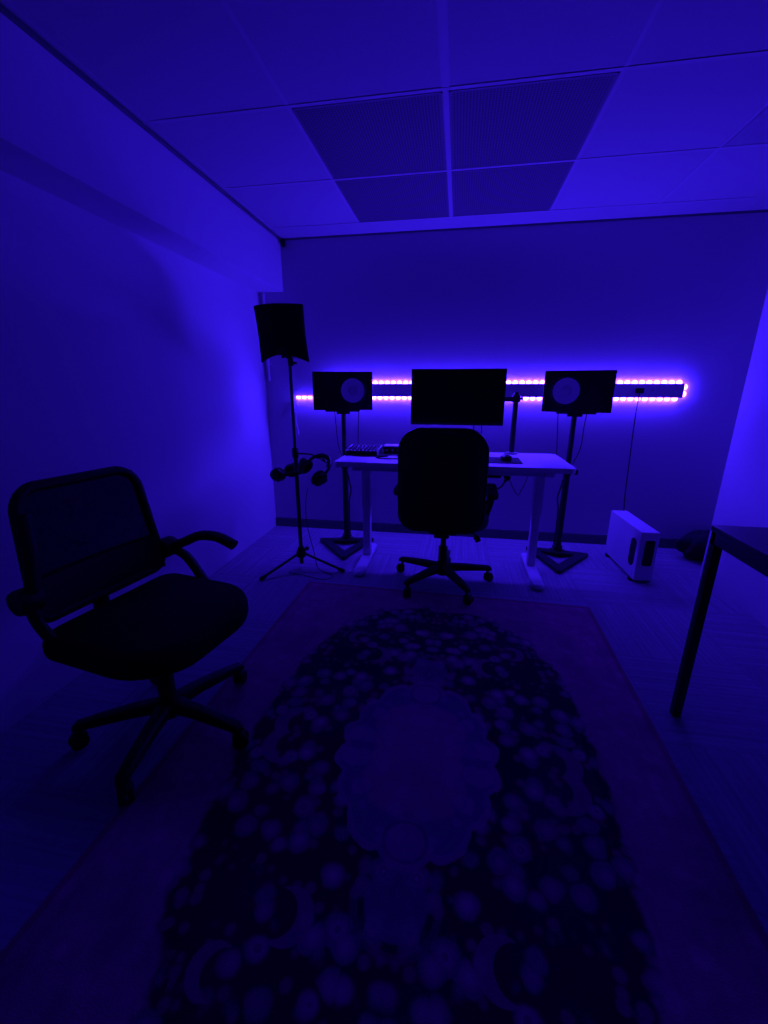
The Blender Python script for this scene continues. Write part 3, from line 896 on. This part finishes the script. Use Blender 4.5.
for sx in (-1, 1):
    X = sx*0.25 if sx < 0 else 0.238
    bm = bmesh.new()
    if sx < 0:
        add_tube(bm, smooth_path([(sx*0.225, -0.215, 0.575), (X, -0.17, 0.575), (X+sx*.004, -0.1, 0.60), (X+sx*.006, -0.02, 0.635), (X+sx*.004, 0.06, 0.642), (X, 0.12, 0.628), (X, 0.14, 0.62)], 5), 0.022, 12, flat=0.8)
    else:       # this armrest is folded up along the backrest
        add_tube(bm, smooth_path([(sx*0.225, -0.215, 0.575), (X, -0.175, 0.58), (X-.012, -0.165, 0.62), (X-.03, -0.17, 0.70), (X-.04, -0.18, 0.78), (X-.045, -0.185, 0.83)], 5), 0.021, 12, flat=0.8)
    a = obj('armrest', bm, 'black', t)
    bm = bmesh.new()
    if sx < 0: add_tube(bm, smooth_path([(X, -0.15, 0.57), (X, -0.09, 0.545), (X-sx*.005, -0.03, 0.48), (sx*0.24, 0.0, 0.43), (sx*.18, .0, .4)], 5), 0.02, 12, flat=0.75)
    else: add_tube(bm, smooth_path([(X, -0.17, 0.57), (X-.004, -0.165, 0.52), (X-.012, -0.13, 0.46), (sx*0.22, -0.08, 0.42), (sx*.15, -.05, .4)], 5), 0.02, 12, flat=0.75)
    obj('arm_strut', bm, 'black', a)
    bm = bmesh.new(); add_lathe(bm, [(0, -.03), (.034, -.03), (.038, -.02), (.038, .02), (.034, .03), (0, .03)], 18, TR(X, -0.18, 0.572 if sx < 0 else 0.59) @ RY(PI/2)); obj('arm_pivot', bm, 'black', a)

# ------------------------------------------------------------------ reflection filter on mic stand
SX, SY = -0.761, -0.816
t = thing('microphone_stand', 'tall black tripod stand near the left wall carrying a dark shield', 'microphone stand', (SX, SY, 0))
bm = bmesh.new(); add_tube(bm, [(0, 0, 0.03), (0, 0, 0.78)], 0.0125, 14); obj('lower_tube', bm, 'blackmetal', t)
bm = bmesh.new(); add_tube(bm, [(0, 0, 0.76), (0, 0, 1.289)], 0.0095, 14); obj('upper_tube', bm, 'blackmetal', t)
bm = bmesh.new(); add_lathe(bm, [(0, .745), (.018, .745), (.02, .76), (.02, .8), (.014, .81), (0, .81)], 16); obj('height_clutch', bm, 'black', t)
stand = t
bm = bmesh.new()
add_lathe(bm, [(0, .075), (.024, .075), (.03, .085), (.032, .105), (.026, .13), (.017, .15), (0, .15)], 18)
add_tube(bm, [(0.02, -0.005, 0.13), (0.045, -.01, 0.142)], 0.006, 8); add_lathe(bm, [(0, -.009), (.013, -.009), (.013, .009), (0, .009)], 12, TR(.046, -.01, .143) @ RY(PI/2))
obj('hub', bm, 'black', t)
for (fx, fy) in ((-0.179, -0.239), (0.296, -0.035), (-0.117, 0.274)):
    d = Vector((fx, fy, 0)); n = d.normalized()
    bm = bmesh.new(); add_tube(bm, [n*0.02 + Vector((0, 0, 0.105)), d*0.97 + Vector((0, 0, 0.017))], 0.0085, 10)
    leg = obj('leg', bm, 'blackmetal', t)
    bm = bmesh.new(); add_tube(bm, [d*0.9 + Vector((0, 0, 0.022)), d*1.0 + Vector((0, 0, 0.014)), d*1.04+Vector((0, 0, .013))], [0.0115, 0.013, 0.010], 10); obj('rubber_foot', bm, 'black', leg)

t = thing('reflection_filter', 'dark curved vocal shield on top of the tall tripod stand', 'acoustic shield', (SX+0.006, SY, 1.36), math.radians(-2))
PW0, PW1, PT, PB = 0.295, 0.298, 0.258, -0.047
NU, NV = 24, 16
def shield(u, v, w):      # u -1..1, v 0..1
    hw = (PW0*(v) + PW1*(1-v))/2*(1 - 0.035*math.sin(PI*min(1, max(0, v))))
    arch = 0.04*(1-abs(u)**1.8)
    zb = PB + arch
    z = zb + (PT - zb)*v
    y = -0.03 + 0.05*u*u - w + (v-0.5)*-0.03
    return Vector((u*hw - 0.05 - 0.008*(v-0.5), y, z))
bm = bmesh.new(); G = []
for w in (0.0, 0.022):
    G.append([[bm.verts.new(shield(-1+2*i/NU, j/NV, w)) for i in range(NU+1)] for j in range(NV+1)])
for g in G:
    for j in range(NV):
        for i in range(NU): bm.faces.new((g[j][i], g[j][i+1], g[j+1][i+1], g[j+1][i]))
for j in range(NV):
    for i in (0, NU): bm.faces.new((G[0][j][i], G[0][j+1][i], G[1][j+1][i], G[1][j][i]))
for i in range(NU):
    for j in (0, NV): bm.faces.new((G[0][j][i], G[0][j][i+1], G[1][j][i+1], G[1][j][i]))
obj('foam_panel', bm, 'foam', t)
bm = bmesh.new()
add_box(bm, (0.0, 0.0, -0.0), (0.04, 0.05, 0.06), None, 0.006); add_box(bm, (-0.035, -0.028, 0.03), (0.06, 0.024, 0.08), None, 0.005)
add_tube(bm, [(0, -.02, -.01), (-0.045, -.02, -0.02)], 0.008, 8); add_tube(bm, [(0, 0, -.05), (0.04, -.01, -0.055)], 0.007, 8)
add_lathe(bm, [(0, -.07), (.016, -.07), (.018, -.04), (.016, 0), (0, 0)], 14)
obj('bracket', bm, 'black', t)


# headphones
def headphones(label, loc, rot):
    t = thing('headphones', label, 'headphones', loc, 0, 'headphones hung on the microphone stand')
    t.rotation_euler = rot
    bm = bmesh.new()
    arc = [(0.082*math.cos(a), 0.0, 0.10*math.sin(a)) for a in [PI*k/20 for k in range(21)]]
    add_tube(bm, arc, 0.012, 10, flat=0.55, up=(0, 0, 1) if False else None); hb = obj('headband', bm, 'black', t)
    bm = bmesh.new()
    add_tube(bm, [(0.074*math.cos(a), 0.0, 0.091*math.sin(a)) for a in [PI*(.2+.6*k/14) for k in range(15)]], 0.013, 10); obj('headband_pad', bm, 'leather', hb)
    for sx in (-1, 1):
        bm = bmesh.new()
        m = TR(sx*0.078, 0, -0.035) @ RY(PI/2) @ Matrix.Diagonal((1.15, 0.95, 1, 1))
        add_lathe(bm, [(0, sx*.026), (.03, sx*.025), (.041, sx*.016), (.043, sx*.0), (0, 0)], 24, m); cup = obj('ear_cup', bm, 'black', t)
        bm = bmesh.new(); add_lathe(bm, [(.020, 0), (.043, -sx*.002), (.046, -sx*.012), (.04, -sx*.024), (.024, -sx*.022), (.020, -sx*.004), (.020, 0)], 24, m); obj('ear_pad', bm, 'leather', cup)
        bm = bmesh.new(); add_tube(bm, smooth_path([(sx*0.082, 0, 0.0), (sx*0.1, 0.03, -0.01), (sx*0.09, .043, -0.035)], 4), 0.005, 8); add_tube(bm, smooth_path([(sx*0.082, 0, 0.0), (sx*0.1, -0.03, -0.01), (sx*0.09, -.043, -0.035)], 4), 0.005, 8); obj('yoke', bm, 'blackmetal', cup)
    return t


hp = headphones('black headphones hung on the right of the tripod stand, band arching outwards', (SX+0.166, SY-0.10, 0.705), (math.radians(-45), math.radians(22), math.radians(-35)))
# hook of the stand reaching under the band of the right pair
hm = Matrix.Translation(hp.location) @ hp.rotation_euler.to_matrix().to_4x4()
tip = hm @ Vector((0.0, 0.0, 0.070)) - Vector((SX, SY, 0))
out_ = hm @ Vector((0.0, 0.025, 0.068)) - Vector((SX, SY, 0)); in_ = hm @ Vector((0.0, -0.025, 0.068)) - Vector((SX, SY, 0))
near, far = (in_, out_) if in_.to_2d().length < out_.to_2d().length else (out_, in_)
bm = bmesh.new(); add_tube(bm, smooth_path([(0.019, -0.006, 0.775), tuple(near*0.5 + Vector((0.005, -.03 if near is in_ else .03, 0.40))), tuple(near), tuple(tip), tuple(far)], 5), 0.0045, 8)
obj('hook', bm, 'blackmetal', stand)
headphones('black headphones hung on the left of the tripod stand, cups towards the wall', (SX-0.046, SY+0.0, 0.652), (math.radians(84), math.radians(0), math.radians(78)))
o = tube_obj('stand_cable', [(SX+0.06, SY+.03, 0.55), (SX+0.04, SY+.03, 0.45), (SX+0.04, SY+.03, 0.3), (SX+0.075, SY+0.04, 0.1), (SX+.1, SY+0.02, 0.006), (SX+.16, SY-.05, .006), (SX+.25, SY-.11, .006), (SX+.2, SY-.17, .006), (SX+.05, SY-.13, .006), (SX-.05, SY-.11, .006)], 0.0024, 'black', None, 8, 8)
tag(o, 'thin black cable trailing from the tripod stand onto the carpet', 'cable')

# ------------------------------------------------------------------ white computer case
t = thing('computer_case', 'white case with dark oval slot standing on the floor right of the desk', 'computer', (1.403, -0.452, 0), math.radians(2))
W, D, Hh = 0.108, 0.485, 0.318
bm = bmesh.new(); add_box(bm, (0, 0, 0.018+Hh/2), (W, D, Hh), None, 0.007, 3); obj('shell', bm, 'whitemetal', t)
def stadium_plate(bm, w, h, th, mat): add_prism(bm, rrect(w, h, w/2-0.0005, 8), th, mat, 0.0)
bm = bmesh.new(); stadium_plate(bm, 0.07, 0.18, 0.004, TR(-W/2-0.003, -D/2+0.075, 0.018+Hh*0.52) @ Matrix(((0, 0, 1, 0), (1, 0, 0, 0), (0, 1, 0, 0), (0, 0, 0, 1)))); obj('side_vent', bm, 'black', t)
bm = bmesh.new(); add_prism(bm, rrect(0.056, 0.165, 0.012, 4), 0.004, TR(0.004, -D/2+0.001, 0.018+Hh*0.58) @ RX(PI/2), 0.0); obj('front_panel', bm, 'black', t)
for sy in (-D/2+0.05, D/2-0.05):
    bm = bmesh.new(); add_box(bm, (0, sy, 0.0095), (W*1.15, 0.035, 0.019), None, 0.004); obj('foot', bm, 'black', t)

# ------------------------------------------------------------------ dark side table on the right
TX0, TX1, TY0, TY1, TZ = 1.066, 1.815, -3.25, -1.835, 0.74
t = thing('side_table', 'black table with slim square legs against the right wall', 'table', ((TX0+TX1)/2, (TY0+TY1)/2, 0))
bm = bmesh.new(); add_box(bm, (0, 0, TZ-0.009), (TX1-TX0, TY1-TY0, 0.018), None, 0.002); obj('tabletop', bm, 'darktop', t)
bm = bmesh.new()
hx, hy = (TX1-TX0)/2, (TY1-TY0)/2
for sx in (-1, 1): add_box(bm, (sx*(hx-0.016), 0, TZ-0.018-0.02), (0.026, 2*hy-0.006, 0.04), None, 0.002)
for sy in (-1, 1): add_box(bm, (0, sy*(hy-0.016), TZ-0.018-0.022), (2*hx-0.006, 0.026, 0.044), None, 0.002)
obj('apron', bm, 'blackmetal', t)
for sx in (-1, 1):
    for sy in (-1, 1):
        bm = bmesh.new(); add_box(bm, (sx*(hx-0.0175), sy*(hy-0.0175), (TZ-0.02)/2), (0.029, 0.029, TZ-0.02), None, 0.003); obj('leg', bm, 'blackmetal', t)

# ------------------------------------------------------------------ dark bag in the niche
t = thing('soft_bag', 'slumped black bag on the floor in the niche beyond the right wall', 'bag', (2.06, -0.19, 0), math.radians(10))
bm = bmesh.new()
bmesh.ops.create_icosphere(bm, subdivisions=4, radius=1.0)
for v in bm.verts:
    p = v.co.copy()
    n = 0.12*math.sin(5*p.x+1)*math.sin(4*p.y+2*p.z) + 0.07*math.sin(11*p.x-3*p.z)*math.cos(9*p.y)
    p *= (1+n)
    z = 0.105 + p.z*0.11 + 0.05*max(0, p.x)*(p.z > 0)
    v.co = Vector((p.x*0.25, p.y*0.13, max(0.0, z)))
obj('body', bm, 'bag', t)
tube_obj('strap', [(-0.13, -0.06, 0.14), (-0.1, -0.1, 0.20), (-0.03, -0.11, 0.215), (0.05, -0.1, 0.19), (.08, -.06, .15)], 0.011, 'bag', t, 8, 6, flat=0.5)
